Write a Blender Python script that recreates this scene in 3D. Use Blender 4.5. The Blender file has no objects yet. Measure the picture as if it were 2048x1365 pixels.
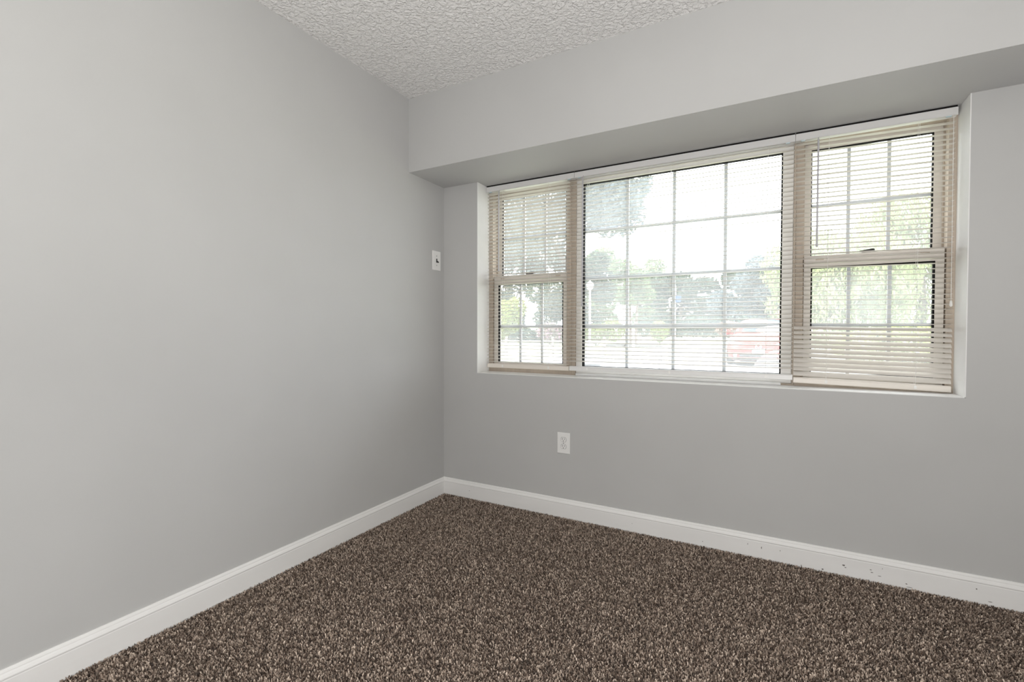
import bpy, bmesh, math, random
import numpy as np
from mathutils import Vector, Matrix

S = bpy.context.scene
C = S.collection
R = math.radians
random.seed(7)
rng = np.random.default_rng(11)

# ------------------------------------------------------------------ camera, sky, sun and fill lights, exposure
cam = bpy.data.cameras.new('camera')
cam.sensor_fit = 'HORIZONTAL'
cam.sensor_width = 36.0
cam.lens = 942.4 * 36.0 / 2048.0
cam.clip_start = 0.02
cam.clip_end = 500
camo = bpy.data.objects.new('camera', cam)
C.objects.link(camo)
_yaw, _pitch, _roll = -0.5028, -0.0174, 0.0026
_f = Vector((math.sin(_yaw) * math.cos(_pitch), math.cos(_yaw) * math.cos(_pitch), math.sin(_pitch)))
_r = Vector((math.cos(_yaw), -math.sin(_yaw), 0))
_u = _r.cross(_f)
_c, _s = math.cos(_roll), math.sin(_roll)
_r2 = _r * _c + _u * _s
_u2 = _u * _c - _r * _s
_m = Matrix((_r2, _u2, -_f)).transposed().to_4x4()
_m.translation = Vector((1.8871, -2.5014, 1.0627))
camo.matrix_world = _m
S.camera = camo

world = bpy.data.worlds.new('world')
S.world = world
world.use_nodes = True
_bg = world.node_tree.nodes['Background']
_bg.inputs[0].default_value = (0.95, 0.975, 1.0, 1)
_bg.inputs[1].default_value = 6.7

sun = bpy.data.lights.new('sun', 'SUN')
sun.energy = 12.0
sun.angle = R(3)
sun.color = (1.0, 0.96, 0.9)
suno = bpy.data.objects.new('sun', sun)
C.objects.link(suno)
suno.location = (-8, -8, 12)
suno.rotation_euler = Vector((0.62, 0.42, -0.72)).to_track_quat('-Z', 'Y').to_euler()

lamp = bpy.data.lights.new('room_fill', 'POINT')       # added point fill behind the camera, without any fixture
lamp.energy = 67
lamp.shadow_soft_size = 0.30
lamp.color = (1.0, 0.985, 0.965)
fillo = bpy.data.objects.new('room_fill', lamp)
C.objects.link(fillo)
fillo.location = (2.0, -2.7, 0.6)
fill_uplight = bpy.data.lights.new('fill_uplight', 'AREA')       # added unseen fill, aimed up to brighten the ceiling behind the camera
fill_uplight.shape = 'DISK'
fill_uplight.size = 0.5
fill_uplight.energy = 33
fill_uplight.color = (1.0, 0.985, 0.965)
uplo = bpy.data.objects.new('fill_uplight', fill_uplight)
C.objects.link(uplo)
uplo.location = (2.0, -2.75, 1.1)
uplo.rotation_euler = Vector((0, 0.2, 1)).to_track_quat('-Z', 'Y').to_euler()

S.view_settings.view_transform = 'Standard'
S.view_settings.look = 'None'
S.view_settings.gamma = 1.0
S.view_settings.exposure = 0.0
S.view_settings.use_curve_mapping = False
S.cycles.max_bounces = 10
S.cycles.diffuse_bounces = 6
S.cycles.transparent_max_bounces = 24
S.cycles.sample_clamp_indirect = 20.0

# ------------------------------------------------------------------ tags
def tag(o, label=None, cat=None, group=None, kind=None):
    if label: o['label'] = label
    if cat: o['category'] = cat
    if group: o['group'] = group
    if kind: o['kind'] = kind
    return o

def empty(name, loc=(0, 0, 0), rz=0.0):
    o = bpy.data.objects.new(name, None)
    C.objects.link(o)
    o.location = loc
    o.rotation_euler = (0, 0, rz)
    o.empty_display_size = 0.05
    return o

# ------------------------------------------------------------------ mesh builder
class MB:
    def __init__(self):
        self.v = []; self.f = []; self.mi = []
    def add(self, verts, faces, m=0):
        n = len(self.v)
        self.v.extend([tuple(p) for p in verts])
        self.f.extend([tuple(n + i for i in q) for q in faces])
        self.mi.extend([m] * len(faces))
        return self
    def box(self, x0, x1, y0, y1, z0, z1, m=0):
        return self.add([(x0, y0, z0), (x1, y0, z0), (x1, y1, z0), (x0, y1, z0), (x0, y0, z1), (x1, y0, z1), (x1, y1, z1), (x0, y1, z1)],
                        [(0, 3, 2, 1), (4, 5, 6, 7), (0, 1, 5, 4), (1, 2, 6, 5), (2, 3, 7, 6), (3, 0, 4, 7)], m)
    def ring_box(self, x0, x1, z0, z1, l, r, b, t, y0, y1, m=0):
        """rectangular frame in the xz plane: outer x0..x1, z0..z1, member widths l r b t"""
        o = [(x0, z0), (x1, z0), (x1, z1), (x0, z1)]
        i = [(x0 + l, z0 + b), (x1 - r, z0 + b), (x1 - r, z1 - t), (x0 + l, z1 - t)]
        vs = [(x, y0, z) for x, z in o] + [(x, y0, z) for x, z in i] + [(x, y1, z) for x, z in o] + [(x, y1, z) for x, z in i]
        fs = []
        for k in range(4):
            j = (k + 1) % 4
            fs += [(k, j, 4 + j, 4 + k), (8 + j, 8 + k, 12 + k, 12 + j), (j, k, 8 + k, 8 + j), (4 + k, 4 + j, 12 + j, 12 + k)]
        return self.add(vs, fs, m)
    def prism(self, prof, a, b, axis='x', m=0):
        """extrude a closed 2D profile along an axis; profile = (other axes in order)"""
        def P(q, t):
            if axis == 'x': return (t, q[0], q[1])
            if axis == 'y': return (q[0], t, q[1])
            return (q[0], q[1], t)
        n = len(prof)
        vs = [P(q, a) for q in prof] + [P(q, b) for q in prof]
        fs = [tuple(range(n))[::-1], tuple(range(n, 2 * n))]
        for k in range(n):
            j = (k + 1) % n
            fs.append((k, j, n + j, n + k))
        return self.add(vs, fs, m)
    def tube(self, p, q, r, n=8, r2=None, m=0):
        p = Vector(p); q = Vector(q); r2 = r if r2 is None else r2
        d = (q - p).normalized()
        a = d.orthogonal().normalized(); b = d.cross(a)
        vs = []
        for c, rr in ((p, r), (q, r2)):
            for k in range(n):
                t = 2 * math.pi * k / n
                vs.append(c + a * rr * math.cos(t) + b * rr * math.sin(t))
        fs = [tuple(range(n))[::-1], tuple(range(n, 2 * n))] + [(k, (k + 1) % n, n + (k + 1) % n, n + k) for k in range(n)]
        return self.add(vs, fs, m)
    def lathe(self, prof, center, axis='z', n=24, m=0):
        """prof: list of (radius, height) ; revolves about an axis through center"""
        cx, cy, cz = center
        vs = []
        for r, h in prof:
            for k in range(n):
                t = 2 * math.pi * k / n
                a, b = r * math.cos(t), r * math.sin(t)
                if axis == 'z': vs.append((cx + a, cy + b, cz + h))
                elif axis == 'y': vs.append((cx + a, cy + h, cz + b))
                else: vs.append((cx + h, cy + a, cz + b))
        fs = []
        for i in range(len(prof) - 1):
            for k in range(n):
                j = (k + 1) % n
                fs.append((i * n + k, i * n + j, (i + 1) * n + j, (i + 1) * n + k))
        fs.append(tuple(range(n))[::-1])
        fs.append(tuple(range((len(prof) - 1) * n, len(prof) * n)))
        return self.add(vs, fs, m)
    def loft(self, rings, m=0, close=False, caps=True):
        n = len(rings[0])
        vs = [p for r in rings for p in r]
        fs = []
        for i in range(len(rings) - 1):
            for k in range(n if close else n - 1):
                j = (k + 1) % n
                fs.append((i * n + k, i * n + j, (i + 1) * n + j, (i + 1) * n + k))
        if caps:
            fs.append(tuple(range(n))[::-1]); fs.append(tuple(range((len(rings) - 1) * n, len(rings) * n)))
        return self.add(vs, fs, m)
    def build(self, name, mat, parent=None, loc=None, bevel=0.0, seg=2, smooth=False, rot=None):
        me = bpy.data.meshes.new(name)
        me.from_pydata(self.v, [], self.f)
        mats = mat if isinstance(mat, (list, tuple)) else [mat]
        for mm in mats: me.materials.append(mm)
        if len(mats) > 1: me.polygons.foreach_set('material_index', self.mi)
        bm = bmesh.new(); bm.from_mesh(me)
        bmesh.ops.recalc_face_normals(bm, faces=bm.faces)
        bm.to_mesh(me); bm.free()
        if smooth: me.polygons.foreach_set('use_smooth', [True] * len(me.polygons))
        me.update()
        o = bpy.data.objects.new(name, me)
        C.objects.link(o)
        if parent: o.parent = parent
        if loc: o.location = loc
        if rot: o.rotation_euler = rot
        if bevel:
            b = o.modifiers.new('bevel', 'BEVEL'); b.width = bevel; b.segments = seg; b.limit_method = 'ANGLE'; b.angle_limit = R(35)
        return o

# ------------------------------------------------------------------ materials
def mat(name, col, rough=0.6, metal=0.0, spec=0.5):
    m = bpy.data.materials.new(name); m.use_nodes = True
    b = m.node_tree.nodes['Principled BSDF']
    b.inputs['Base Color'].default_value = (*col, 1)
    b.inputs['Roughness'].default_value = rough
    b.inputs['Metallic'].default_value = metal
    b.inputs['Specular IOR Level'].default_value = spec
    return m

def N(m, t, **kw):
    n = m.node_tree.nodes.new(t)
    for k, v in kw.items(): setattr(n, k, v)
    return n
def L(m, a, b): m.node_tree.links.new(a, b)
def bsdf(m): return m.node_tree.nodes['Principled BSDF']

def noise_mat(name, c1, c2, scale, rough=0.7, bump=0.0, bscale=None, dist=0.001, detail=3, spec=0.3, lo=0.35, hi=0.65, stretch=None):
    m = mat(name, c1, rough, spec=spec)
    tc = N(m, 'ShaderNodeTexCoord')
    src = tc.outputs['Object']
    if stretch:
        mp = N(m, 'ShaderNodeMapping'); mp.inputs['Scale'].default_value = stretch
        L(m, src, mp.inputs[0]); src = mp.outputs[0]
    nz = N(m, 'ShaderNodeTexNoise'); nz.inputs['Scale'].default_value = scale; nz.inputs['Detail'].default_value = detail
    L(m, src, nz.inputs['Vector'])
    cr = N(m, 'ShaderNodeValToRGB')
    cr.color_ramp.elements[0].position = lo; cr.color_ramp.elements[0].color = (*c1, 1)
    cr.color_ramp.elements[1].position = hi; cr.color_ramp.elements[1].color = (*c2, 1)
    L(m, nz.outputs['Fac'], cr.inputs[0]); L(m, cr.outputs[0], bsdf(m).inputs['Base Color'])
    if bump:
        n2 = N(m, 'ShaderNodeTexNoise'); n2.inputs['Scale'].default_value = bscale or scale; n2.inputs['Detail'].default_value = 2
        L(m, src, n2.inputs['Vector'])
        bp = N(m, 'ShaderNodeBump'); bp.inputs['Strength'].default_value = bump; bp.inputs['Distance'].default_value = dist
        L(m, n2.outputs['Fac'], bp.inputs['Height']); L(m, bp.outputs[0], bsdf(m).inputs['Normal'])
    return m

M = {}
M['wall'] = noise_mat('wall_paint', (0.525, 0.525, 0.52), (0.54, 0.54, 0.535), 2.5, 0.62, 0.12, 260, 0.0006, spec=0.25)
# knock-down textured ceiling: ridged bumps
m = mat('ceiling_texture', (0.86, 0.85, 0.84), 0.9, spec=0.1)
tc = N(m, 'ShaderNodeTexCoord'); nz = N(m, 'ShaderNodeTexNoise'); nz.inputs['Scale'].default_value = 62; nz.inputs['Detail'].default_value = 2.5; nz.inputs['Distortion'].default_value = 0.6
L(m, tc.outputs['Object'], nz.inputs['Vector'])
cr = N(m, 'ShaderNodeValToRGB'); cr.color_ramp.elements[0].position = 0.40; cr.color_ramp.elements[1].position = 0.66
L(m, nz.outputs['Fac'], cr.inputs[0])
bp = N(m, 'ShaderNodeBump'); bp.inputs['Strength'].default_value = 0.85; bp.inputs['Distance'].default_value = 0.006
L(m, cr.outputs[0], bp.inputs['Height']); L(m, bp.outputs[0], bsdf(m).inputs['Normal'])
M['ceiling'] = m
M['trim'] = noise_mat('white_trim_paint', (0.86, 0.855, 0.845), (0.83, 0.825, 0.815), 14, 0.42, 0.15, 120, 0.0008, stretch=(0.15, 1, 1))
M['trim_y'] = noise_mat('white_trim_paint_long', (0.86, 0.855, 0.845), (0.83, 0.825, 0.815), 14, 0.42, 0.15, 120, 0.0008, stretch=(1, 0.15, 1))
M['scuff'] = mat('scuff_mark', (0.16, 0.145, 0.135), 0.8)
M['almond'] = noise_mat('almond_vinyl', (0.52, 0.445, 0.37), (0.45, 0.385, 0.32), 9, 0.5, spec=0.3, stretch=(3, 3, 0.6))
M['sash'] = noise_mat('off_white_vinyl', (0.68, 0.64, 0.595), (0.63, 0.595, 0.55), 8, 0.45, spec=0.35)
M['fixed'] = noise_mat('white_vinyl', (0.80, 0.785, 0.76), (0.76, 0.745, 0.72), 8, 0.45, spec=0.35)
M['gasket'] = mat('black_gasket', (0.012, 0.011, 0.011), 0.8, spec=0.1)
M['lock'] = mat('dark_bronze', (0.02, 0.017, 0.014), 0.4, 0.3)
M['plastic'] = mat('white_plastic', (0.86, 0.855, 0.845), 0.35)
M['dark'] = mat('black_slot', (0.01, 0.01, 0.01), 0.7)
M['groove'] = mat('grey_groove', (0.22, 0.215, 0.21), 0.7)
M['black_toggle'] = mat('black_toggle', (0.012, 0.012, 0.012), 0.35)
M['steel'] = mat('screw_steel', (0.22, 0.22, 0.21), 0.4, 0.6)
# vinyl slats pass a little daylight
def vinyl(name, col, tr):
    m = mat(name, col, 0.42, spec=0.35)
    out = m.node_tree.nodes['Material Output']
    t = N(m, 'ShaderNodeBsdfTranslucent'); t.inputs[0].default_value = (*col, 1)
    mx = N(m, 'ShaderNodeMixShader'); mx.inputs[0].default_value = tr
    L(m, bsdf(m).outputs[0], mx.inputs[1]); L(m, t.outputs[0], mx.inputs[2]); L(m, mx.outputs[0], out.inputs[0])
    return m
M['slat'] = vinyl('cream_vinyl_slat', (0.66, 0.625, 0.58), 0.04)
M['grid'] = vinyl('white_glazing_bar', (0.80, 0.80, 0.825), 0.045)
M['rail'] = mat('cream_rail', (0.76, 0.71, 0.65), 0.4)
M['headrail'] = mat('white_headrail', (0.72, 0.715, 0.71), 0.35)
M['cord'] = mat('white_cord', (0.82, 0.81, 0.79), 0.8)
M['wand'] = mat('clear_grey_wand', (0.52, 0.51, 0.54), 0.2, spec=0.6)
M['clip'] = mat('pale_blue_clip', (0.55, 0.68, 0.74), 0.2, spec=0.6)
# double glazing: mostly clear, with a translucent veil put in as glare haze
m = bpy.data.materials.new('glare_veil_glass'); m.use_nodes = True
m.node_tree.nodes.remove(bsdf(m)); out = m.node_tree.nodes['Material Output']
tp = N(m, 'ShaderNodeBsdfTransparent'); tp.inputs[0].default_value = (0.94, 0.955, 0.96, 1)
tl = N(m, 'ShaderNodeBsdfTranslucent'); tl.inputs[0].default_value = (0.93, 0.95, 1.0, 1)
gl = N(m, 'ShaderNodeBsdfGlossy'); gl.inputs['Roughness'].default_value = 0.02
tc = N(m, 'ShaderNodeTexCoord'); nz = N(m, 'ShaderNodeTexNoise'); nz.inputs['Scale'].default_value = 3.0; nz.inputs['Detail'].default_value = 5
L(m, tc.outputs['Object'], nz.inputs['Vector'])
mr = N(m, 'ShaderNodeMapRange'); mr.inputs['From Min'].default_value = 0.3; mr.inputs['From Max'].default_value = 0.7
mr.inputs['To Min'].default_value = 0.085; mr.inputs['To Max'].default_value = 0.125
L(m, nz.outputs['Fac'], mr.inputs['Value'])
mx = N(m, 'ShaderNodeMixShader'); L(m, mr.outputs[0], mx.inputs[0]); L(m, tp.outputs[0], mx.inputs[1]); L(m, tl.outputs[0], mx.inputs[2])
mx2 = N(m, 'ShaderNodeMixShader'); mx2.inputs[0].default_value = 0.04
L(m, mx.outputs[0], mx2.inputs[1]); L(m, gl.outputs[0], mx2.inputs[2]); L(m, mx2.outputs[0], out.inputs[0])
M['glass'] = m
# carpet tufts: colour per tuft
m = mat('brown_carpet', (0.1, 0.08, 0.07), 1.0, spec=0.05)
at = N(m, 'ShaderNodeAttribute'); at.attribute_name = 'tuft'
cr = N(m, 'ShaderNodeValToRGB')
e = cr.color_ramp.elements
e[0].position = 0.0; e[0].color = (0.040, 0.027, 0.021, 1)
e[1].position = 1.0; e[1].color = (0.88, 0.74, 0.62, 1)
for pos, col in ((0.35, (0.20, 0.148, 0.116)), (0.65, (0.52, 0.42, 0.345)), (0.85, (0.82, 0.69, 0.58))):
    k = e.new(pos); k.color = (*col, 1)
L(m, at.outputs['Fac'], cr.inputs[0]); L(m, cr.outputs[0], bsdf(m).inputs['Base Color'])
bsdf(m).inputs['Sheen Weight'].default_value = 0.15
M['carpet'] = m
M['carpet_back'] = noise_mat('carpet_backing', (0.04, 0.03, 0.025), (0.10, 0.075, 0.062), 330, 1.0, spec=0.02)

# ------------------------------------------------------------------ room numbers
H, HS, DS = 2.44, 2.0087, 0.341          # ceiling, soffit underside, soffit depth
XR, YB = 3.25, -3.7                      # right wall, back wall behind the camera
JL, JR, SILL = 0.260, 2.566, 0.808       # window opening
WT = 0.26                                # window wall thickness

def struct(o, label, cat): return tag(o, label, cat, kind='structure')

struct(MB().box(-0.2, XR + 0.2, YB - 0.2, WT, -0.15, 0.0).build('floor', M['carpet_back']), 'dark carpet backing under the brown pile', 'floor')
struct(MB().box(-0.2, XR + 0.2, YB - 0.2, WT, H, H + 0.2).build('ceiling', M['ceiling']), 'white knock-down textured ceiling', 'ceiling')
struct(MB().box(-0.2, 0.0, YB - 0.2, WT, 0.0, H).build('wall_left', M['wall']), 'plain pale grey wall left of the corner', 'wall')
struct(MB().box(XR, XR + 0.2, YB - 0.2, WT, 0.0, H).build('wall_right', M['wall']), 'pale grey wall beyond the right end of the window wall', 'wall')
struct(MB().box(0.0, XR, YB - 0.2, YB, 0.0, H).build('wall_front', M['wall']), 'pale grey wall behind the viewer', 'wall')
wb = MB()
wb.ring_box(0.0, XR, 0.0, H, JL, XR - JR, SILL, H - HS, 0.0, WT)
struct(wb.build('wall_back', M['wall']), 'pale grey window wall with the outlet low on it', 'wall')
sf = MB().box(0.0, XR, -DS, 0.0, HS, H).build('ceiling_soffit', M['wall'])
struct(sf, 'boxed grey bulkhead running along the ceiling above the window', 'soffit')
tr = MB()
T = 0.003
tr.box(JL, JL + T, -0.0006, 0.139, SILL, HS - 0.0005)
tr.box(JR - T, JR, -0.0006, 0.139, SILL, HS - 0.0005)
tr.box(JL, JR, -0.0006, 0.139, SILL, SILL + T)
M['reveal'] = noise_mat('white_recess_paint', (0.88, 0.88, 0.875), (0.86, 0.86, 0.855), 14, 0.5, 0.1, 120, 0.0006)
struct(tr.build('trim_1', M['reveal']), 'white painted sill and side returns of the window recess', 'window trim')

# baseboards with a stepped moulded cap
BH = 0.1115
prof = [(0, 0), (0.0135, 0), (0.0135, 0.080), (0.0125, 0.084), (0.0150, 0.086), (0.0150, 0.090), (0.0120, 0.096), (0.0085, 0.1005), (0.0085, 0.1035), (0.0060, 0.109), (0.0045, BH), (0, BH)]
b1 = MB().prism([(q, z) for q, z in prof], YB, 0.0, 'y').build('baseboard_left', M['trim_y'], bevel=0.0008)
struct(b1, 'white moulded baseboard along the left wall', 'baseboard')
b2 = MB().prism([(-q, z) for q, z in prof], 0.0, XR, 'x').build('baseboard_back', M['trim'], bevel=0.0008)
struct(b2, 'white scuffed baseboard below the window wall', 'baseboard')
# scuffs on the baseboard under the window
sc = MB()
for (x, z, w, h) in ((0.212, 0.055, 0.004, 0.004), (1.858, 0.056, 0.003, 0.010), (1.934, 0.060, 0.0025, 0.006), (1.80, 0.062, 0.002, 0.006), (2.018, 0.012, 0.004, 0.004),
                     (2.175, 0.050, 0.011, 0.006), (2.182, 0.042, 0.006, 0.003), (2.270, 0.054, 0.006, 0.003), (2.275, 0.043, 0.008, 0.003), (2.31, 0.068, 0.002, 0.006),
                     (2.098, 0.014, 0.008, 0.005), (2.39, 0.024, 0.006, 0.003), (2.40, 0.012, 0.018, 0.002), (2.605, 0.060, 0.004, 0.004), (2.645, 0.020, 0.010, 0.002), (2.30, 0.034, 0.010, 0.002), (1.60, 0.03, 0.003, 0.004), (1.25, 0.05, 0.003, 0.002)):
    n = 7
    pts = [(x + w * 0.5 * math.cos(2 * math.pi * k / n) * random.uniform(0.8, 1.5), -0.01355, z + h * 0.7 * math.sin(2 * math.pi * k / n) * random.uniform(0.6, 1.1)) for k in range(n)]
    back = [(a, -0.0132, c) for a, b, c in pts]
    sc.loft([pts, back], close=True)
sc.build('scuff_marks', M['scuff'], b2)

# ------------------------------------------------------------------ carpet pile (uncountable): one mesh of short leaning tufts
def carpet():
    sp = 0.0046
    xs = np.arange(0.016, 3.22, sp); ys = np.arange(-2.62, -0.0155, sp)
    X, Y = np.meshgrid(xs, ys); X = X.ravel(); Y = Y.ravel()
    fx, fy = X - 1.8871, Y + 2.5014
    dep = fx * _f.x + fy * _f.y
    lat = fx * _r.x + fy * _r.y
    keep = (dep > 0.75) & (np.abs(lat) < dep * 1.25 + 0.2)
    X = X[keep]; Y = Y[keep]; n = len(X)
    X = X + rng.uniform(-.5, .5, n) * sp; Y = np.minimum(Y + rng.uniform(-.5, .5, n) * sp, -0.0142)
    X = np.maximum(X, 0.0142)
    yaw = rng.uniform(0, 2 * np.pi, n); lean = rng.normal(0, 0.0028, (n, 2))
    # broad drifts in the lie of the pile
    drift = 0.5 + 0.25 * np.sin(3.1 * X + 1.7 * Y) + 0.25 * np.sin(5.3 * Y - 2.2 * X + 1.0)
    h = rng.uniform(0.0055, 0.0105, n)
    w = rng.uniform(0.0022, 0.0036, n)
    cx, sx = np.cos(yaw), np.sin(yaw)
    V = np.zeros((n, 4, 3))
    V[:, 0] = np.stack([X - cx * w * .8, Y - sx * w * .8, np.full(n, -0.0002)], 1)
    V[:, 1] = np.stack([X + cx * w * .8, Y + sx * w * .8, np.full(n, -0.0002)], 1)
    V[:, 2] = np.stack([X + lean[:, 0] + cx * w * .55, Y + lean[:, 1] + sx * w * .55 - 0.0015 * drift, h], 1)
    V[:, 3] = np.stack([X + lean[:, 0] - cx * w * .55, Y + lean[:, 1] - sx * w * .55 - 0.0015 * drift, h * rng.uniform(.85, 1.1, n)], 1)
    V[:, :, 0] = np.maximum(V[:, :, 0], 0.0138); V[:, :, 1] = np.minimum(V[:, :, 1], -0.0138)
    me = bpy.data.meshes.new('carpet_pile')
    me.vertices.add(4 * n); me.vertices.foreach_set('co', V.reshape(-1))
    me.loops.add(4 * n); me.loops.foreach_set('vertex_index', np.arange(4 * n, dtype=np.int32))
    me.polygons.add(n); me.polygons.foreach_set('loop_start', np.arange(0, 4 * n, 4, dtype=np.int32))
    me.materials.append(M['carpet'])
    me.update(calc_edges=True)
    a = me.attributes.new('tuft', 'FLOAT', 'FACE')
    a.data.foreach_set('value', np.clip(rng.beta(1.6, 1.8, n), 0, 1).astype(np.float32))
    o = bpy.data.objects.new('carpet_pile', me); C.objects.link(o)
    tag(o, 'speckled dark brown carpet pile covering the floor', 'carpet', kind='stuff')
carpet()

# ------------------------------------------------------------------ windows
Y0 = 0.140                                # room face of the window frames
ZT = HS                                   # head
def pane(parent, x0, x1, z0, z1, y):
    return MB().box(x0 - 0.004, x1 + 0.004, y - 0.002, y + 0.002, z0 - 0.004, z1 + 0.004).build('pane', M['glass'], parent)
def grid(parent, x0, x1, z0, z1, y, vx, hz, w=0.015):
    g = MB()
    for x in vx: g.box(x - w / 2, x + w / 2, y - 0.004, y + 0.004, z0, z1)
    for z in hz:
        xs = [x0] + [q for q in vx] + [x1]
        for a, b in zip(xs[:-1], xs[1:]):
            g.box(a + (w / 2 if a != x0 else 0), b - (w / 2 if b != x1 else 0), y - 0.004, y + 0.004, z - w / 2, z + w / 2)
    return g.build('glazing_bars', M['grid'], parent)
def gasket(parent, x0, x1, z0, z1, y0, y1, w=0.006):
    return MB().ring_box(x0 - 0.002, x1 + 0.002, z0 - 0.002, z1 + 0.002, w + .002, w + .002, w + .002, w + .002, y0, y1).build('gasket', M['gasket'], parent)

def double_hung(name, x0, x1, gx0, gx1, label, side):
    root = empty(name, (0, 0, 0))
    struct(root, label, 'window')
    fr = MB()
    fw = 0.030
    fr.ring_box(x0, x1, SILL, ZT, fw, fw, 0.030, 0.032, Y0, 0.25)
    # parting stops in the jamb channels
    for a, b in ((x0 + fw, x0 + fw + 0.006), (x1 - fw - 0.006, x1 - fw)):
        fr.box(a, b, 0.188, 0.194, SILL + 0.03, ZT - 0.032)
    fr.build('frame', M['almond'], root, bevel=0.0015)
    ZM = 1.410
    # upper sash, set back
    us = MB().ring_box(x0 + fw + .002, x1 - fw - .002, ZM - 0.022, ZT - 0.034, gx0 - x0 - fw - .002, x1 - fw - .002 - gx1, 0.045, ZT - 0.034 - 1.946, 0.196, 0.232).build('upper_sash', M['sash'], root, bevel=0.002)
    pane(us, gx0, gx1, 1.433, 1.946, 0.218)
    gasket(us, gx0, gx1, 1.433, 1.946, 0.199, 0.2155, 0.004)
    w = (gx1 - gx0) / 3
    grid(us, gx0, gx1, 1.433, 1.946, 0.224, (gx0 + w, gx0 + 2 * w), (1.680,))
    # lower sash, in front
    ls = MB().ring_box(x0 + fw + .004, x1 - fw - .004, SILL + 0.031, 1.432, gx0 - x0 - fw - .004, x1 - fw - .004 - gx1, 0.032, 0.055, 0.150, 0.186).build('lower_sash', M['sash'], root, bevel=0.002)
    pane(ls, gx0, gx1, SILL + 0.063, 1.377, 0.172)
    gasket(ls, gx0, gx1, SILL + 0.063, 1.377, 0.152, 0.1695, 0.006)
    grid(ls, gx0, gx1, SILL + 0.063, 1.377, 0.178, (gx0 + w, gx0 + 2 * w), (1.103,))
    lx = (gx0 + gx1) / 2
    lk = MB()
    lk.box(lx - 0.030, lx + 0.022, 0.156, 0.180, 1.4322, 1.438)
    lk.lathe([(0.010, 0), (0.010, 0.010), (0.007, 0.012)], (lx + 0.010, 0.168, 1.438), 'z', 12)
    lk.add([(lx - .038, .160, 1.438), (lx + .012, .160, 1.440), (lx + .012, .172, 1.440), (lx - .038, .168, 1.438), (lx - .038, .160, 1.443), (lx + .012, .160, 1.450), (lx + .012, .172, 1.450), (lx - .038, .168, 1.443)],
           [(0, 3, 2, 1), (4, 5, 6, 7), (0, 1, 5, 4), (1, 2, 6, 5), (2, 3, 7, 6), (3, 0, 4, 7)])
    lk.build('sash_lock', M['lock'], ls, bevel=0.001)
    for sx in (gx0 + 0.035, gx1 - 0.035):
        MB().box(sx - 0.016, sx + 0.016, 0.1485, 0.1500, 1.409, 1.417).build('tilt_latch', M['almond'], ls, bevel=0.0005)
    return root

w1 = double_hung('window_1', JL + 0.0005, 0.839, 0.326, 0.782, 'narrow double-hung window behind the left blind', -1)
w3 = double_hung('window_3', 1.986, JR - 0.0005, 2.049, 2.501, 'double-hung window with dark sash lock behind the right blind', 1)
w2 = empty('window_2')
struct(w2, 'wide fixed picture window with white glazing grid', 'window')
MB().ring_box(0.8395, 1.9855, SILL, ZT, 0.0265, 0.010, 0.012, 0.028, Y0, 0.25).build('frame', M['almond'], w2, bevel=0.0015)
fs = MB().ring_box(0.8665, 1.975, SILL + 0.0125, ZT - 0.0285, 0.905 - 0.8665, 1.975 - 1.929, 0.040, ZT - .0285 - 1.946, 0.146, 0.20).build('fixed_sash', M['fixed'], w2, bevel=0.003)
pane(fs, 0.905, 1.929, SILL + 0.0525, 1.946, 0.182)
gasket(fs, 0.905, 1.929, SILL + 0.0525, 1.946, 0.150, 0.1795, 0.006)
cw = (1.929 - 0.905) / 4
grid(fs, 0.905, 1.929, SILL + 0.0525, 1.946, 0.190, [0.905 + cw * k for k in (1, 2, 3)], (1.667, 1.386, 1.102), 0.017)
MB().box(0.875, 1.93, 0.118, 0.1395, SILL + 0.0035, SILL + 0.016).build('bottom_stop', M['headrail'], w2, bevel=0.002)

# ------------------------------------------------------------------ mini blinds
YS = 0.116
def slat_profile(t, crown=0.0022, w=0.0250, th=0.0006):
    pts_t, pts_b = [], []
    for k in range(7):
        s = k / 6 * 2 - 1
        a = s * w / 2; b = crown * (1 - s * s)
        pts_t.append((a, b + th / 2)); pts_b.append((a, b - th / 2))
    ring = pts_t + pts_b[::-1]
    c, s_ = math.cos(t), math.sin(t)
    return [(a * c - b * s_, a * s_ + b * c) for a, b in ring]

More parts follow.
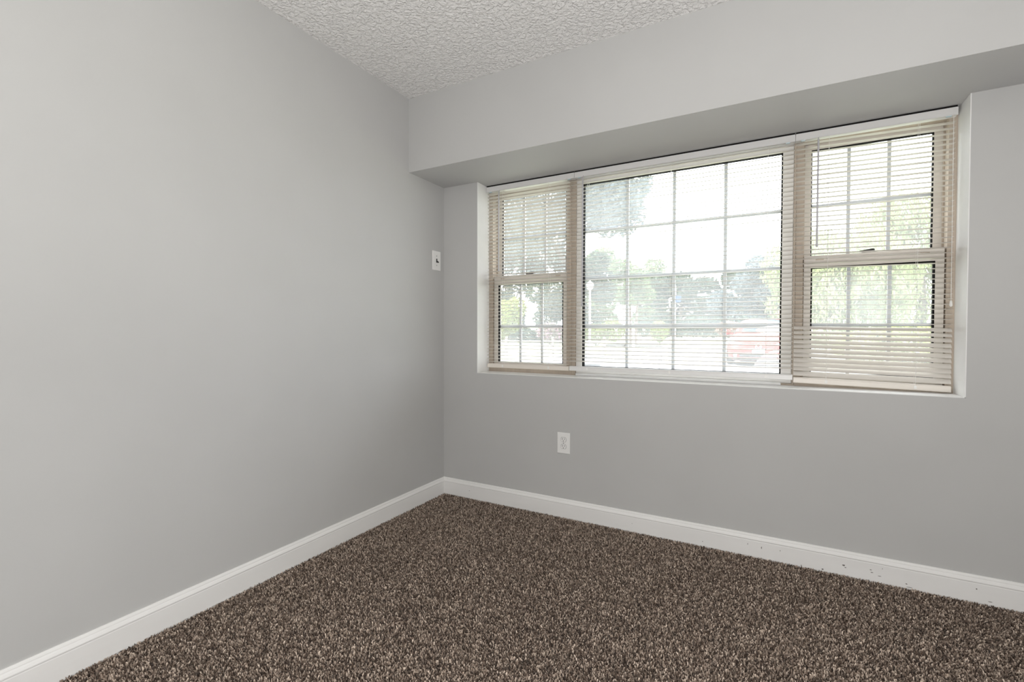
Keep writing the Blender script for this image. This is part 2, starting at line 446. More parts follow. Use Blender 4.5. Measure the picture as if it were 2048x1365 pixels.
def blind(x0, x1, hx0, hx1, zb, tilt_fn, cords, wand_x, wand_z, label, rail_mat, sag=0.0, lift=None):
    root = empty('window_blind', ((x0 + x1) / 2, YS, 0))
    tag(root, label, 'window blind', 'mini blinds in the window recess')
    ox = root.location.x
    def X(v): return v - ox
    hz0, hz1 = 1.9665, HS - 0.0085
    # headrail: box section with rolled lower lip
    hr = MB()
    hr.box(X(hx0), X(hx1), -0.020, 0.0225, hz0 + 0.004, hz1)
    hr.tube((X(hx0), -0.0185, hz0 + 0.003), (X(hx1), -0.0185, hz0 + 0.003), 0.003, 8)
    hr.build('headrail', M['headrail'], root, bevel=0.0015)
    MB().box(X(hx0 + 0.002), X(hx1 - 0.002), -0.0175, 0.020, hz1, HS - 0.0006).build('gap_shade', M['gasket'], root)  # black strip put in as the shade of the gap above the headrail
    for cx in (hx0 + 0.03, hx1 - 0.03):
        MB().box(X(cx - 0.009), X(cx + 0.009), -0.021, -0.012, hz0 - 0.003, hz0 + 0.001).build('clip', M['clip'], root, bevel=0.0008)
    # slats
    pitch = 0.0216
    z = hz0 - 0.012
    sl = MB(); n = 0
    zs = []
    while z > zb + 0.036:
        t = tilt_fn(z) + random.gauss(0, R(1.6))
        jz = random.gauss(0, 0.0006)
        pr = slat_profile(t)
        rings = []
        for k in range(5):
            s = k / 4
            x = X(x0) + (x1 - x0) * s
            dz = -sag * s + random.gauss(0, 0.00025)
            rings.append([(x, a, z + jz + dz + b) for a, b in pr])
        sl.loft(rings, close=True)
        zs.append(z); z -= pitch
    sl.build('slats', M['slat'], root, smooth=False)
    # bottom rail
    br = MB()
    rp = [(-0.0095, 0.002), (-0.0075, 0.0), (0.0075, 0.0), (0.0095, 0.002), (0.0095, 0.022), (0.006, 0.027), (-0.006, 0.027), (-0.0095, 0.022)]
    br.loft([[(X(x0), a, zb + b) for a, b in rp], [(X(x1), a, zb - sag + b) for a, b in rp]], close=True)
    br.build('bottom_rail', rail_mat, root, bevel=0.001)
    for cx in cords:
        k = MB()
        s = (cx - x0) / (x1 - x0)
        for yy in (-0.0135, 0.0135):
            k.tube((X(cx), yy, zb + 0.020 - sag * s), (X(cx), yy, hz0 + 0.004), 0.0006, 5)
        for zz in zs[::1]:
            k.tube((X(cx), -0.0135, zz - 0.002 - sag * s), (X(cx), 0.0135, zz - 0.002 - sag * s), 0.0004, 4)
        k.build('ladder_cord', M['cord'], root)
        MB().box(X(cx - 0.005), X(cx + 0.005), -0.0112, -0.0092, zb + 0.006 - sag * s, zb + 0.020 - sag * s).build('rail_plug', M['cord'], root, bevel=0.0008)
    wd = MB()
    wd.tube((X(wand_x), -0.030, wand_z[0]), (X(wand_x - 0.001), -0.030, wand_z[1]), 0.0040, 6)
    wd.lathe([(0.003, 0), (0.0055, 0.004), (0.0055, 0.012), (0.004, 0.016)], (X(wand_x - 0.001), -0.030, wand_z[1] - 0.012), 'z', 10)
    wd.tube((X(wand_x), -0.030, wand_z[0] - 0.002), (X(wand_x), -0.017, wand_z[0] + 0.016), 0.0018, 6)
    wd.build('tilt_wand', M['wand'], root)
    if lift:
        lc = MB()
        lc.tube((X(lift[0]), -0.0215, hz0 + 0.004), (X(lift[0] + 0.002), -0.0215, lift[1]), 0.0009, 6)
        lc.lathe([(0.002, 0), (0.005, 0.004), (0.004, 0.022), (0.0015, 0.026)], (X(lift[0] + .002), -0.0215, lift[1] - 0.024), 'z', 10)
        lc.build('lift_cord', M['cord'], root)
    return root

def tilt_left(z):   # leaning outward-down high up, nearly level low down
    s = min(1, max(0, (z - 0.87) / 1.05)); return R(4 - 19 * s)
def tilt_mid(z): return R(10)
def tilt_right(z):
    if z < 1.035: return R(50 + random.uniform(-7, 5))
    if z < 1.095: return R(38)
    return R(-1)
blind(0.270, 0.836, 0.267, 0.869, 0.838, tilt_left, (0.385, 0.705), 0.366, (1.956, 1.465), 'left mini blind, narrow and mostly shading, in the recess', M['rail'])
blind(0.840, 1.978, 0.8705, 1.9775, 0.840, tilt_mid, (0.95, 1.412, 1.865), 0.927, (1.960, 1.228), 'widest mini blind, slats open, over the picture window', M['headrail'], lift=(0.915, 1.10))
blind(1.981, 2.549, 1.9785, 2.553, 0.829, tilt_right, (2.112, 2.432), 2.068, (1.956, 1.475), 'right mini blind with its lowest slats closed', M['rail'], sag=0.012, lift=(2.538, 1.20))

# ------------------------------------------------------------------ light switch (left wall) and outlet (window wall)
sw = empty('light_switch', (0, -0.0828, 1.5235))
tag(sw, 'white wall switch with black toggle beside the corner on the left wall', 'light switch')
pl = MB().box(0.0, 0.0055, -0.041, 0.041, -0.0615, 0.0615).build('cover_plate', M['plastic'], sw, bevel=0.003, seg=3)
tg = MB()
tg.box(0.0052, 0.0062, -0.0055, 0.0055, -0.0125, 0.0125)
tg.add([(0.006, -.004, -.011), (0.006, .004, -.011), (0.006, .004, .002), (0.006, -.004, .002), (0.020, -.0035, -.015), (0.020, .0035, -.015), (0.020, .0035, -.008), (0.020, -.0035, -.008)],
       [(0, 3, 2, 1), (4, 5, 6, 7), (0, 1, 5, 4), (1, 2, 6, 5), (2, 3, 7, 6), (3, 0, 4, 7)])
tg.build('toggle', M['black_toggle'], sw)
for z in (0.030, -0.030):
    MB().lathe([(0.0032, 0), (0.0032, 0.0010), (0.002, 0.0014)], (0.0052, 0, z), 'x', 12).build('screw', M['steel'], sw)

ol = empty('power_outlet', (0.8523, 0, 0.4320))
tag(ol, 'white duplex power outlet low on the wall below the window', 'power outlet')
MB().box(-0.0390, 0.0390, -0.0055, 0.0, -0.0600, 0.0600).build('cover_plate', M['plastic'], ol, bevel=0.003, seg=3)
for zc in (0.0198, -0.0198):
    def face(r, yy):
        return [(max(-0.86 * r, min(0.86 * r, 0)) + r * math.cos(2 * math.pi * k / 28), yy, zc + max(-0.80 * r, min(0.80 * r, r * math.sin(2 * math.pi * k / 28)))) for k in range(28)]
    rc = MB().loft([face(0.0178, -0.0050), face(0.0178, -0.0060)], close=True).build('receptacle', M['groove'], ol)
    MB().loft([face(0.0164, -0.0055), face(0.0164, -0.0075)], close=True).build('socket_face', M['plastic'], rc)
    sl = MB()
    sl.box(-0.0075, -0.0051, -0.0079, -0.0074, zc - 0.001, zc + 0.0095)
    sl.box(0.0052, 0.0074, -0.0079, -0.0074, zc - 0.000, zc + 0.0085)
    sl.lathe([(0.0026, 0), (0.0026, 0.0005)], (0.0, -0.0079, zc - 0.0075), 'y', 12)
    sl.build('slots', M['dark'], rc)
MB().lathe([(0.0028, 0), (0.0028, 0.0012)], (0, -0.0066, 0), 'y', 12).build('screw', M['steel'], ol)

# ================================================================== OUTSIDE
def gz(y): return 0.10 + 0.030 * max(0.0, y - 13.0)
def strip(x0, x1, y0, y1, dz, nx=30, ny=44, bumps=0.0, edge=None):
    m_ = MB(); vs = []; fs = []
    for j in range(ny + 1):
        y = y0 + (y1 - y0) * j / ny
        a, b = (edge(y) if edge else (x0, x1))
        for i in range(nx + 1):
            vs.append((a + (b - a) * i / nx, y, gz(y) + dz + (random.uniform(-bumps, bumps) if bumps else 0)))
    for j in range(ny):
        for i in range(nx):
            k = j * (nx + 1) + i
            fs.append((k, k + 1, k + nx + 2, k + nx + 1))
    # skirt gives the slab its thickness
    n0 = len(vs)
    rim = [i for i in range(nx + 1)] + [j * (nx + 1) + nx for j in range(1, ny + 1)] + [ny * (nx + 1) + i for i in range(nx - 1, -1, -1)] + [j * (nx + 1) for j in range(ny - 1, 0, -1)]
    for r_ in rim: vs.append((vs[r_][0], vs[r_][1], vs[r_][2] - 0.3))
    for q in range(len(rim)):
        fs.append((rim[q], rim[(q + 1) % len(rim)], n0 + (q + 1) % len(rim), n0 + q))
    return m_.add(vs, fs)
M['lawn'] = noise_mat('sunny_lawn', (0.24, 0.26, 0.17), (0.33, 0.34, 0.235), 1.2, 0.95, 0.4, 40, 0.02, detail=6)
M['asphalt'] = noise_mat('pale_parking_lot', (0.27, 0.265, 0.26), (0.32, 0.315, 0.305), 2.0, 0.95, 0.2, 60, 0.004, detail=6)
struct(strip(-60, 60, 0.30, 95, -0.02, 24, 50).build('ground', M['lawn']), 'sunlit lawn outside the window', 'lawn')
struct(strip(-2.2, 9, 7.5, 24, 0.012, 8, 24, edge=lambda y: (-2.6 - 0.02 * (y - 7), 9.0)).build('parking_lot', M['asphalt']), 'pale sunlit parking lot under the red car', 'parking lot')

# ---- plants
def leaf_mat(name, c1, c2, trans=0.35):
    m = mat(name, c1, 0.7, spec=0.15)
    at = N(m, 'ShaderNodeAttribute'); at.attribute_name = 'leaf'
    mx = N(m, 'ShaderNodeMix', data_type='RGBA')
    mx.inputs['A'].default_value = (*c1, 1); mx.inputs['B'].default_value = (*c2, 1)
    L(m, at.outputs['Fac'], mx.inputs['Factor']); L(m, mx.outputs['Result'], bsdf(m).inputs['Base Color'])
    t = N(m, 'ShaderNodeBsdfTranslucent'); L(m, mx.outputs['Result'], t.inputs[0])
    ms = N(m, 'ShaderNodeMixShader'); ms.inputs[0].default_value = trans
    L(m, bsdf(m).outputs[0], ms.inputs[1]); L(m, t.outputs[0], ms.inputs[2])
    L(m, ms.outputs[0], m.node_tree.nodes['Material Output'].inputs[0])
    return m
M['bark'] = noise_mat('bark', (0.045, 0.035, 0.028), (0.09, 0.072, 0.058), 9, 0.95, 0.6, 14, 0.03, stretch=(1, 1, 0.25))
M['leaf_blue'] = leaf_mat('blue_green_leaves', (0.072, 0.099, 0.113), (0.138, 0.167, 0.174))
M['leaf_mid'] = leaf_mat('mid_green_leaves', (0.080, 0.115, 0.060), (0.24, 0.29, 0.14))
M['leaf_dark'] = leaf_mat('dark_green_leaves', (0.036, 0.058, 0.043), (0.080, 0.109, 0.072))
M['leaf_lime'] = leaf_mat('lime_leaves', (0.203, 0.246, 0.058), (0.334, 0.362, 0.116))
M['leaf_willow'] = leaf_mat('willow_leaves', (0.189, 0.232, 0.102), (0.319, 0.348, 0.174))
M['leaf_red'] = leaf_mat('red_flower_leaves', (0.22, 0.12, 0.10), (0.40, 0.30, 0.26))
M['leaf_pink'] = leaf_mat('pink_flower_leaves', (0.145, 0.189, 0.102), (0.450, 0.246, 0.362))

def foliage(name, parent, blobs, count, size, material, droop=0.0, loc=(0, 0, 0)):
    """leaves scattered through ellipsoid clumps; blobs = (x, y, z, rx, ry, rz) relative to the plant's base"""
    B = np.array(blobs, float)
    vol = B[:, 3] * B[:, 4] * B[:, 5]; pr = vol ** 0.75; pr /= pr.sum()
    idx = rng.choice(len(B), count, p=pr)
    d = rng.normal(size=(count, 3)); d /= np.linalg.norm(d, axis=1)[:, None]
    rad = rng.uniform(0.35, 1.0, count) ** 0.45
    P = B[idx, :3] + d * rad[:, None] * B[idx, 3:]
    P[:, 2] = np.maximum(P[:, 2], 0.04)
    a = rng.normal(size=(count, 3)); a /= np.linalg.norm(a, axis=1)[:, None]
    if droop: a[:, 2] -= droop; a /= np.linalg.norm(a, axis=1)[:, None]
    b = np.cross(a, rng.normal(size=(count, 3))); b /= np.linalg.norm(b, axis=1)[:, None]
    s = size * rng.uniform(0.6, 1.4, count)[:, None]
    asp = 0.45 if not droop else 0.22
    V = np.stack([P - a * s, P + b * s * asp - a * s * .1, P + a * s, P - b * s * asp - a * s * .1], 1)
    me = bpy.data.meshes.new(name)
    me.vertices.add(4 * count); me.vertices.foreach_set('co', V.reshape(-1))
    me.loops.add(4 * count); me.loops.foreach_set('vertex_index', np.arange(4 * count, dtype=np.int32))
    me.polygons.add(count); me.polygons.foreach_set('loop_start', np.arange(0, 4 * count, 4, dtype=np.int32))
    me.materials.append(material); me.update(calc_edges=True)
    at = me.attributes.new('leaf', 'FLOAT', 'FACE'); at.data.foreach_set('value', rng.uniform(0, 1, count).astype(np.float32))
    o = bpy.data.objects.new(name, me); C.objects.link(o)
    if parent: o.parent = parent
    o.location = loc
    return o

def clumps(n, rx, ry, z0, z1, r, flat=0.8):
    out = []
    for k in range(n):
        t = random.uniform(0, 2 * math.pi); q = math.sqrt(random.random())
        z = random.uniform(z0, z1)
        e = math.sqrt(max(0.05, 1 - ((z - (z0 + z1) / 2) / ((z1 - z0) / 2 + r * .7)) ** 2))
        rr = r * random.uniform(.75, 1.25)
        out.append((rx * q * e * math.cos(t), ry * q * e * math.sin(t), z, rr, rr, rr * flat))
    return out

def tree(x, y, th, tr_, blobs, count, size, material, label, name='tree', droop=0.0, group=None):
    root = empty(name, (x, y, gz(y)))
    tag(root, label, 'tree', group)
    t = MB()
    t.loft([[(tr_ * k * math.cos(2 * math.pi * i / 10) + ox, tr_ * k * math.sin(2 * math.pi * i / 10), z) for i in range(10)]
            for k, z, ox in ((1.5, -0.1, 0), (1.05, 0.3, 0), (0.9, th * .5, .03), (0.7, th, .06), (.3, th * 1.5, .1))], close=True)
    for k in range(6):
        b = random.choice(blobs)
        t.tube((.05, 0, th * random.uniform(.75, 1.2)), (b[0] * .8, b[1] * .8, b[2]), tr_ * .4, 6, tr_ * .1)
    t.build('trunk', M['bark'], root, smooth=True)
    foliage('crown', root, blobs, count, size, material, droop)
    return root

def shrub(x, y, blobs, count, size, material, label, name='shrub', cat='shrub'):
    root = empty(name, (x, y, gz(y)))
    tag(root, label, cat)
    s = MB()
    for k in range(5):
        b = random.choice(blobs); s.tube((random.uniform(-.05, .05), random.uniform(-.05, .05), -0.05), (b[0], b[1], b[2]), 0.02, 5, 0.008)
    s.build('stems', M['bark'], root)
    foliage('foliage', root, blobs, count, size, material)
    return root

# big shade tree seen high through the left and middle windows
tree(-6.2, 18.3, 4.0, 0.26, [(b[0] - 1.2, *b[1:]) for b in clumps(34, 5.3, 3.2, 5.6, 9.8, 1.1)], 19000, 0.15, M['leaf_blue'], 'tallest blue-grey shade tree, its crown high in the left windows', name='shade_tree')
tree(-14.3, 45.0, 3.6, 0.25, clumps(24, 3.2, 2.6, 1.0, 8.0, 1.2), 10500, 0.22, M['leaf_mid'], 'light green round tree left of the thin white lamp post')
tree(-11.6, 53.0, 3.6, 0.25, clumps(24, 3.4, 2.6, 1.0, 8.2, 1.25), 10500, 0.24, M['leaf_mid'], 'light green tree above the twin brown trunks')
tree(-5.2, 41.5, 2.4, 0.2, clumps(22, 3.0, 1.6, 0.6, 4.9, .95), 9000, 0.19, M['leaf_dark'], 'low dark green tree behind the blue road sign')
tree(-2.2, 45.6, 2.6, 0.2, clumps(24, 3.6, 1.8, .6, 5.2, 1.0), 9500, 0.20, M['leaf_dark'], 'low dark green tree left of the tall blue-green tree')
tree(0.5, 37.8, 2.6, 0.22, clumps(26, 2.4, 1.6, 0.7, 6.0, .95), 11500, 0.18, M['leaf_blue'], 'tall blue-green tree behind the red car')
tree(4.1, 19.2, 2.0, 0.16, clumps(22, 2.1, 1.6, 0.8, 5.0, .8, 1.2), 11000, 0.16, M['leaf_willow'], 'pale drooping willow seen through the right window', name='willow_tree', droop=1.4)
tree(8.2, 27.0, 2.4, 0.2, clumps(26, 3.0, 1.8, 0.8, 6.2, 1.0, 1.2), 12000, 0.19, M['leaf_willow'], 'pale drooping willow farthest right outside', name='willow_tree', droop=1.4)
tree(-15.6, 28.5, 2.2, 0.18, clumps(26, 2.7, 1.8, 0.7, 7.4, 1.0), 11000, 0.17, M['leaf_dark'], 'dark green tree farthest left, behind the lime shrub')
tree(-12.6, 34.0, 2.2, 0.18, clumps(28, 3.0, 1.8, 0.7, 7.6, 1.0), 12000, 0.18, M['leaf_dark'], 'dark green tree behind the left part of the rail fence')
shrub(-12.6, 23.2, [(0, 0, 1.6, 1.0, .8, 1.1), (.6, .1, 2.2, .7, .6, .7), (-.5, 0, 1.0, .8, .7, .8)], 3200, 0.11, M['leaf_lime'], 'lime green shrub low in the left window')
shrub(-9.7, 23.3, [(0, 0, .7, .9, .6, .6), (.8, 0, .6, .7, .5, .5)], 1500, 0.10, M['leaf_pink'], 'pink flowering shrub low in the left window')
shrub(-6.6, 22.6, [(0, 0, .7, .9, .5, .5), (.9, 0, .8, .7, .5, .6), (-.8, 0, .6, .7, .5, .4)], 2000, 0.10, M['leaf_lime'], 'lime green shrub at the foot of the lamp post')
shrub(-3.6, 24.6, [(0, 0, .7, .5, .5, .6)], 900, 0.09, M['leaf_lime'], 'small yellow-green shrub right of the twin brown trunks')
shrub(-0.5, 31.5, [(0, 0, .7, .9, .5, .5), (1.2, 0, .6, .7, .4, .45)], 1300, 0.12, M['leaf_red'], 'reddish flowering shrub left of the red car')
shrub(5.6, 15.5, [(0, 0, .6, 1.2, .6, .6), (1.3, 0, .5, .9, .5, .5), (-1.2, 0, .5, .9, .5, .5)], 2600, 0.09, M['leaf_lime'], 'low bright shrub under the willows')
# clipped dark hedge along the far side
def hedge(x0, x1, y, h, label):
    n = int((x1 - x0) / 0.8)
    bl = [((i + .5) / n * (x1 - x0) - (x1 - x0) / 2, 0, h * .5, .62, .5, h * .55) for i in range(n)]
    o = foliage('hedge', None, bl, int(420 * n), 0.11, M['leaf_dark'], loc=((x0 + x1) / 2, y, gz(y)))
    tag(o, label, 'hedge')
hedge(-15.0, -8.2, 25.0, 0.85, 'dark hedge behind the rail fence in the left windows')
hedge(-7.2, 4.0, 34.6, 1.5, 'long dark hedge across the far side of the parking lot')
# twin brown trunks of a young tree
M['trunk2'] = noise_mat('reddish_bark', (0.10, 0.06, 0.045), (0.15, 0.10, 0.075), 8, 0.9)
tt = empty('tree', (-4.55, 22.6, gz(22.6)))
tag(tt, 'young twin-trunked brown tree behind the small lined sign', 'tree')
MB().tube((-.12, 0, -.05), (-.18, 0, 2.2), .075, 10, .05).build('trunk', M['trunk2'], tt)
MB().tube((.12, 0, -.05), (.2, 0, 2.2), .07, 10, .05).build('trunk', M['trunk2'], tt)
foliage('crown', tt, clumps(7, .8, .7, 2.1, 3.6, .55), 1500, 0.12, M['leaf_mid'])
# mulch bed at its foot
M['mulch'] = noise_mat('dark_mulch', (0.05, 0.04, 0.035), (0.12, 0.10, 0.09), 14, 1.0, 0.6, 30, 0.02)
mb_ = MB()
rings = []
for q, hh in ((1.0, 0.0), (0.8, .07), (0.45, .11), (.05, .12)):
    rings.append([(q * 1.7 * math.cos(2 * math.pi * i / 28), q * .9 * math.sin(2 * math.pi * i / 28), hh + q * .9 * math.sin(2 * math.pi * i / 28) * .03) for i in range(28)])
tag(mb_.loft(rings, close=True).build('mulch_bed', M['mulch'], loc=(-4.55, 22.6, gz(22.6) - 0.005), smooth=True), 'dark mulch mound round the twin brown trunks', 'mulch bed', kind='stuff')

# ---- street furniture
M['galv'] = mat('galvanised_post', (0.55, 0.55, 0.54), 0.5, 0.4)
M['white_paint'] = mat('white_paint', (0.75, 0.75, 0.74), 0.5)
M['blue_sign'] = mat('blue_sign_face', (0.03, 0.07, 0.16), 0.5)
M['grey_box'] = mat('grey_enamel', (0.09, 0.09, 0.09), 0.6)
M['lines'] = mat('grey_print', (0.022, 0.022, 0.028), 0.7)
M['wood'] = noise_mat('weathered_rail', (0.16, 0.145, 0.13), (0.22, 0.20, 0.18), 6, 0.9, stretch=(.3, 1, 1))
# split-rail fence
fx = [-9.6, -7.55, -5.5, -3.45]
fy = 14.2
fn = empty('rail_fence', (-6.5, fy, gz(fy)))
tag(fn, 'weathered split-rail fence on the lawn in the left windows', 'fence')
for x in fx:
    MB().tube((x + 6.5, 0, -0.1), (x + 6.5, 0, 0.78), 0.055, 8, 0.05).build('post', M['wood'], fn)
for a, b in zip(fx[:-1], fx[1:]):
    for z in (0.30, 0.60):
        MB().tube((a + 6.5, 0, z), (b + 6.5, 0, z + random.uniform(-.02, .02)), 0.030, 7, 0.026).build('rail', M['wood'], fn)
# blue road sign on white pole
rs = empty('road_sign', (-2.62, 23.55, gz(23.55)))
tag(rs, 'small blue road sign on a tall white pole', 'sign')
MB().tube((0, 0, -0.05), (0, 0, 3.15), 0.075, 10).build('pole', M['white_paint'], rs)
MB().box(-0.06, 0.34, -0.10, -0.078, 2.28, 2.66).build('sign_panel', M['blue_sign'], rs, bevel=0.008)
# slim white lamp post
lp = empty('lamp_post', (-6.55, 21.4, gz(21.4)))
tag(lp, 'slim white lamp post among the trees left of the trunks', 'lamp post')
MB().tube((0, 0, -.05), (0, 0, 3.0), 0.06, 10, 0.05).build('post', M['white_paint'], lp)
MB().lathe([(.06, 3.0), (.16, 3.06), (.20, 3.32), (.06, 3.44), (.02, 3.50)], (0, 0, 0), 'z', 12).build('lantern', M['white_paint'], lp)
# white marker posts
for (x, y, lab) in ((-4.18, 21.2, 'white marker post just right of the twin brown trunks'), (-4.0, 26.0, 'white marker post left of the blue road sign')):
    bo = MB()
    bo.lathe([(.06, -.05), (.06, .75), (.075, .76), (.075, .82), (.03, .88)], (0, 0, 0), 'z', 12)
    tag(bo.build('marker_post', M['white_paint'], loc=(x, y, gz(y))), lab, 'post')
# small lined notice on a thin post
sg = empty('notice_sign', (-1.13, 9.5, gz(9.5)))
tag(sg, 'small white sign with grey printed lines on a thin stake', 'sign')
MB().tube((-0.03, 0.012, -.05), (-0.06, 0.012, 0.90), 0.011, 8).build('stake', M['galv'], sg)
MB().box(-0.17, 0.17, -0.012, 0.0, 0.17, 0.50).build('sign_panel', M['white_paint'], sg, bevel=0.003)
ln = MB()
ln.ring_box(-0.165, 0.165, 0.175, 0.495, .008, .008, .008, .008, -0.0135, -0.0122)
for z in (0.275, 0.385): ln.box(-0.155, 0.155, -0.0135, -0.0122, z - .006, z + .006)
for z, a in ((0.45, .10), (0.425, .07), (0.345, .11), (0.32, .08), (0.235, .09), (0.21, .10)): ln.box(-a, a, -0.0135, -0.0122, z - .003, z + .003)
ln.build('printed_lines', M['lines'], sg)
# utility pedestal
pd = empty('utility_pedestal', (-0.61, 9.8, gz(9.8)))
tag(pd, 'small grey utility pedestal standing right of the lined sign', 'utility box')
MB().tube((0, 0, -.02), (0, 0, .22), .03, 8).build('stand', M['grey_box'], pd)
MB().box(-.075, .075, -.05, .05, .22, .40).build('housing', M['grey_box'], pd, bevel=.012)
MB().box(-.06, .06, -.054, -.049, .24, .37).build('cover', M['galv'], pd, bevel=.004)
# air conditioner condenser outside the wall
M['ac_white'] = mat('ac_enamel', (0.50, 0.50, 0.52), 0.5)
M['ac_dark'] = mat('ac_grille', (0.028, 0.028, 0.032), 0.6)
ac = empty('air_conditioner', (0.20, 2.05, 0.09), R(8))
tag(ac, 'pale air conditioner unit standing just outside below the picture window', 'air conditioner')
bd = MB().box(-.30, .30, -.30, .30, .0, .73).build('casing', M['ac_white'], ac, bevel=.05, seg=4)
lv = MB()
for k in range(11): lv.box(-.24, .24, -.309, -.299, .08 + k * .056, .118 + k * .056)
lv.build('louvres', M['ac_dark'], ac)
gr = MB()
gr.lathe([(.235, .730), (.235, .736), (.20, .738), (.02, .739)], (0, 0, 0), 'z', 32)
gr.build('fan_opening', M['ac_dark'], ac)
gw = MB()
for q in range(1, 7):
    r_ = q * .038
    for i in range(32):
        a, b = 2 * math.pi * i / 32, 2 * math.pi * (i + 1) / 32
        gw.tube((r_ * math.cos(a), r_ * math.sin(a), .752), (r_ * math.cos(b), r_ * math.sin(b), .752), .003, 4)
for i in range(8):
    a = 2 * math.pi * i / 8
    gw.tube((0, 0, .754), (.235 * math.cos(a), .235 * math.sin(a), .740), .003, 4)
gw.build('fan_guard', M['galv'], ac)

# ---- house far behind the car
M['brick'] = noise_mat('pale_siding', (0.62, 0.60, 0.57), (0.68, 0.66, 0.63), 2, 0.85, stretch=(.2, .2, 6))
M['roof'] = noise_mat('reddish_shingles', (0.13, 0.065, 0.05), (0.18, 0.10, 0.08), 5, 0.9, stretch=(1, 1, 4))
hy = 50.0
hs = empty('house', (3.0, hy, gz(hy)))
tag(hs, 'far white house with reddish roof above the red car', 'house')
MB().box(-4.0, 4.0, 0, 6, -.1, 1.5).build('wall', M['brick'], hs)
rf = MB().prism([(-.5, 1.45), (6.5, 1.45), (3.0, 3.0)], -4.4, 4.4, 'x').build('roof', M['roof'], hs)
MB().box(-2.6, -2.0, 2.4, 3.0, 2.2, 3.6).build('chimney', M['roof'], rf)
for x in (-2.9, -1.0, 1.4, 3.0):
    wn = MB().ring_box(x - .45, x + .45, .45, 1.25, .08, .08, .08, .08, -.05, .02).build('window', M['white_paint'], hs)
    MB().box(x - .38, x + .38, -.02, .005, .52, 1.18).build('window_pane', M['ac_dark'], wn)
MB().box(-.15, .65, -.04, .02, -.05, 1.3).build('door', M['roof'], hs)

# ---- red car
M['red'] = mat('red_car_paint', (0.18, 0.018, 0.014), 0.45, 0.0, 0.3)
M['car_glass'] = mat('car_glass', (0.045, 0.06, 0.085), 0.12, 0.0, 0.3)
M['black_trim'] = mat('black_trim', (0.02, 0.02, 0.022), 0.6)
M['tyre'] = mat('tyre_rubber', (0.03, 0.03, 0.03), 0.9)
M['chrome'] = mat('chrome', (0.85, 0.85, 0.86), 0.12, 1.0)
M['lamp'] = mat('headlamp_lens', (0.85, 0.86, 0.88), 0.1, 0.0, 0.8)
M['plate'] = mat('license_plate', (0.82, 0.84, 0.88), 0.4)
M['plate_print'] = mat('plate_print', (0.07, 0.11, 0.19), 0.5)
car = empty('car', (1.58, 12.55, gz(12.55) + 0.0), R(-2))
tag(car, 'red car parked nose to the house in the parking lot', 'car')
def half(pts): return [(-x, z) for x, z in pts[::-1] if x > 1e-6] + [(x, z) for x, z in pts]
rings = []
for y, hw, zb, zt in ((0.0, .62, .26, .60), (0.06, .74, .20, .68), (0.22, .83, .17, .76), (0.55, .875, .17, .86), (1.0, .885, .18, .93), (1.3, .885, .18, .97), (2.4, .89, .18, .95), (3.5, .885, .19, .97), (4.1, .86, .22, .98), (4.35, .78, .28, .93), (4.42, .66, .36, .84)):
    s = half([(0, zb), (hw * .80, zb), (hw * .95, zb + .09), (hw, zb + (zt - zb) * .55), (hw * .97, zt - .10), (hw * .86, zt - .025), (hw * .5, zt + .012), (0, zt + .02)])
    # half() starts and ends on the centre line at the bottom/top; drop to a closed loop
    lo = [(x, zz) for x, zz in [(0, zb), (hw * .80, zb), (hw * .95, zb + .09), (hw, zb + (zt - zb) * .55), (hw * .97, zt - .10), (hw * .86, zt - .025), (hw * .5, zt + .012), (0, zt + .02)]]
    loop = lo + [(-x, zz) for x, zz in lo[-2:0:-1]]
    rings.append([(x, y, zz) for x, zz in loop])
cb = MB().loft(rings, close=True)
rings = []
for y, hb, ht, zt in ((1.18, .76, .74, .955), (1.40, .77, .70, 1.10), (1.75, .78, .645, 1.30), (2.02, .785, .615, 1.395), (2.6, .79, .61, 1.425), (3.2, .785, .60, 1.395), (3.75, .77, .60, 1.20), (4.15, .74, .64, .985)):
    lo = [(0, .90), (hb, .90), (hb * .99, .93), (ht, zt - .05), (ht * .88, zt - .008), (ht * .5, zt + .01), (0, zt + .014)]
    loop = lo + [(-x, zz) for x, zz in lo[-2:0:-1]]
    rings.append([(x, y, zz) for x, zz in loop])
cb.loft(rings, close=True)
cb.build('body', M['red'], car, smooth=True)
ws = MB()
rows = [(1.20, .69, .985), (1.40, .645, 1.118), (1.75, .585, 1.318), (1.97, .55, 1.400)]
front = []
for y, w, z in rows: front.append([(w * s, y - .012 + 0.05 * s * s, z + .012 - .028 * abs(s) ** 3) for s in (-1, -.6, -.2, .2, .6, 1)])
ws.loft(front, caps=False)
o_ = ws.build('windshield', M['car_glass'], car, smooth=True)
so = o_.modifiers.new('solid', 'SOLIDIFY'); so.thickness = 0.008
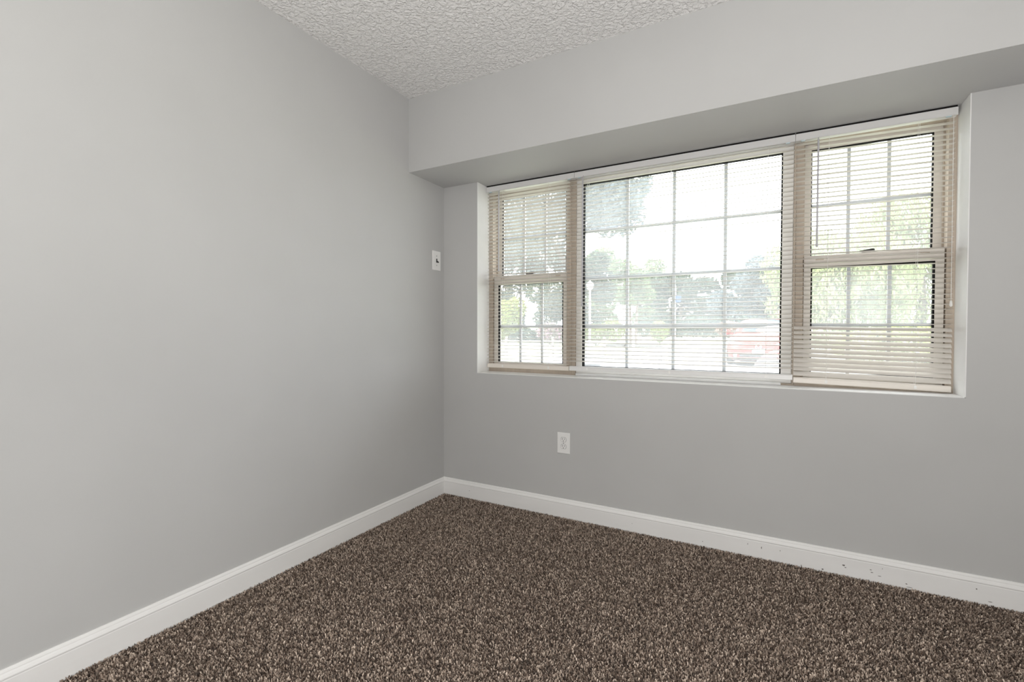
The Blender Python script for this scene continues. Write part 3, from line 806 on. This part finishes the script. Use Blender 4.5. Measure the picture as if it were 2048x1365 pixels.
for s in (-1, 1):
    g = MB()
    pts = [(1.50, .955, .788), (2.95, .955, .800), (3.55, .955, .788), (3.25, 1.30, .640), (2.70, 1.345, .632), (2.10, 1.315, .648)]
    a = [(s * x, y, z) for y, z, x in pts]; b = [(s * (x - .02), y, z) for y, z, x in pts]
    g.loft([a, b], close=True).build('side_window', M['car_glass'], car)
    mr_ = MB()
    mr_.lathe([(.02, -.06), (.085, -.04), (.095, .02), (.07, .06)], (s * .965, 1.48, 1.00), 'y', 14)
    mr_.tube((s * .80, 1.50, .955), (s * .95, 1.49, .985), .03, 8)
    mr_.build('side_mirror', M['red'], car, smooth=True)
    hl = MB()
    hl.loft([[(s * .44, .055, .60), (s * .72, .17, .64), (s * .845, .42, .74), (s * .80, .40, .80), (s * .66, .18, .735), (s * .44, .06, .66)],
             [(s * .43, .020, .605), (s * .72, .115, .645), (s * .875, .36, .745), (s * .82, .33, .81), (s * .67, .12, .74), (s * .43, .025, .655)]], close=True)
    hl.build('headlight', M['lamp'], car)
    fg = MB().lathe([(.075, .0), (.075, .025), (.06, .03)], (s * .60, .012, .335), 'y', 18).build('fog_lamp', M['black_trim'], car)
    MB().lathe([(.052, .0), (.045, -.02), (.02, -.03)], (s * .60, .012, .335), 'y', 18).build('lamp_lens', M['lamp'], fg)
    for y in (.86, 3.42):
        wh = MB().lathe([(.20, -.09), (.29, -.10), (.32, -.07), (.32, .07), (.29, .10), (.20, .09)], (s * .80, y, .32), 'x', 28).build('wheel', M['tyre'], car, smooth=True)
        MB().lathe([(.20, -.10), (.20, .10)], (s * .80, y, .32), 'x', 20).build('hub', M['galv'], wh)
gl_ = MB()
gl_.loft([[(x, .005 + .10 * (abs(x) / .6) ** 2, .605 - .05 * (1 - (x / .45) ** 2)) for x in np.linspace(-.40, .40, 9)], [(x, -.025 + .10 * (abs(x) / .6) ** 2, .600 - .10 * (1 - (x / .45) ** 2)) for x in np.linspace(-.40, .40, 9)]], caps=False)
gg = gl_.build('upper_grille', M['black_trim'], car); gg.modifiers.new('solid', 'SOLIDIFY').thickness = 0.03
MB().box(-.50, .50, -.016, .03, .285, .38).build('lower_grille', M['black_trim'], car, bevel=.02)
MB().box(-.66, .66, .012, .10, .195, .245).build('front_lip', M['black_trim'], car, bevel=.015)
MB().box(-.16, .16, -.034, -.018, .385, .50).build('license_plate', M['plate'], car, bevel=.004)
MB().box(-.11, .11, -.0365, -.0338, .425, .470).build('plate_print', M['plate_print'], car)
em = MB()
for i in range(24):
    a, b = 2 * math.pi * i / 24, 2 * math.pi * (i + 1) / 24
    em.tube((.075 * math.cos(a), -.045, .575 + .052 * math.sin(a)), (.075 * math.cos(b), -.045, .575 + .052 * math.sin(b)), .011, 6)
for s in (-1, 1):
    em.tube((s * .065, -.045, .60), (0, -.045, .560), .008, 6)
em.build('badge', M['chrome'], car, smooth=True)
for s in (0, 1):
    MB().tube((-.52 + s * .62, 1.155, .985), (-.10 + s * .62, 1.175, 1.015), .010, 6).build('wiper', M['black_trim'], car)
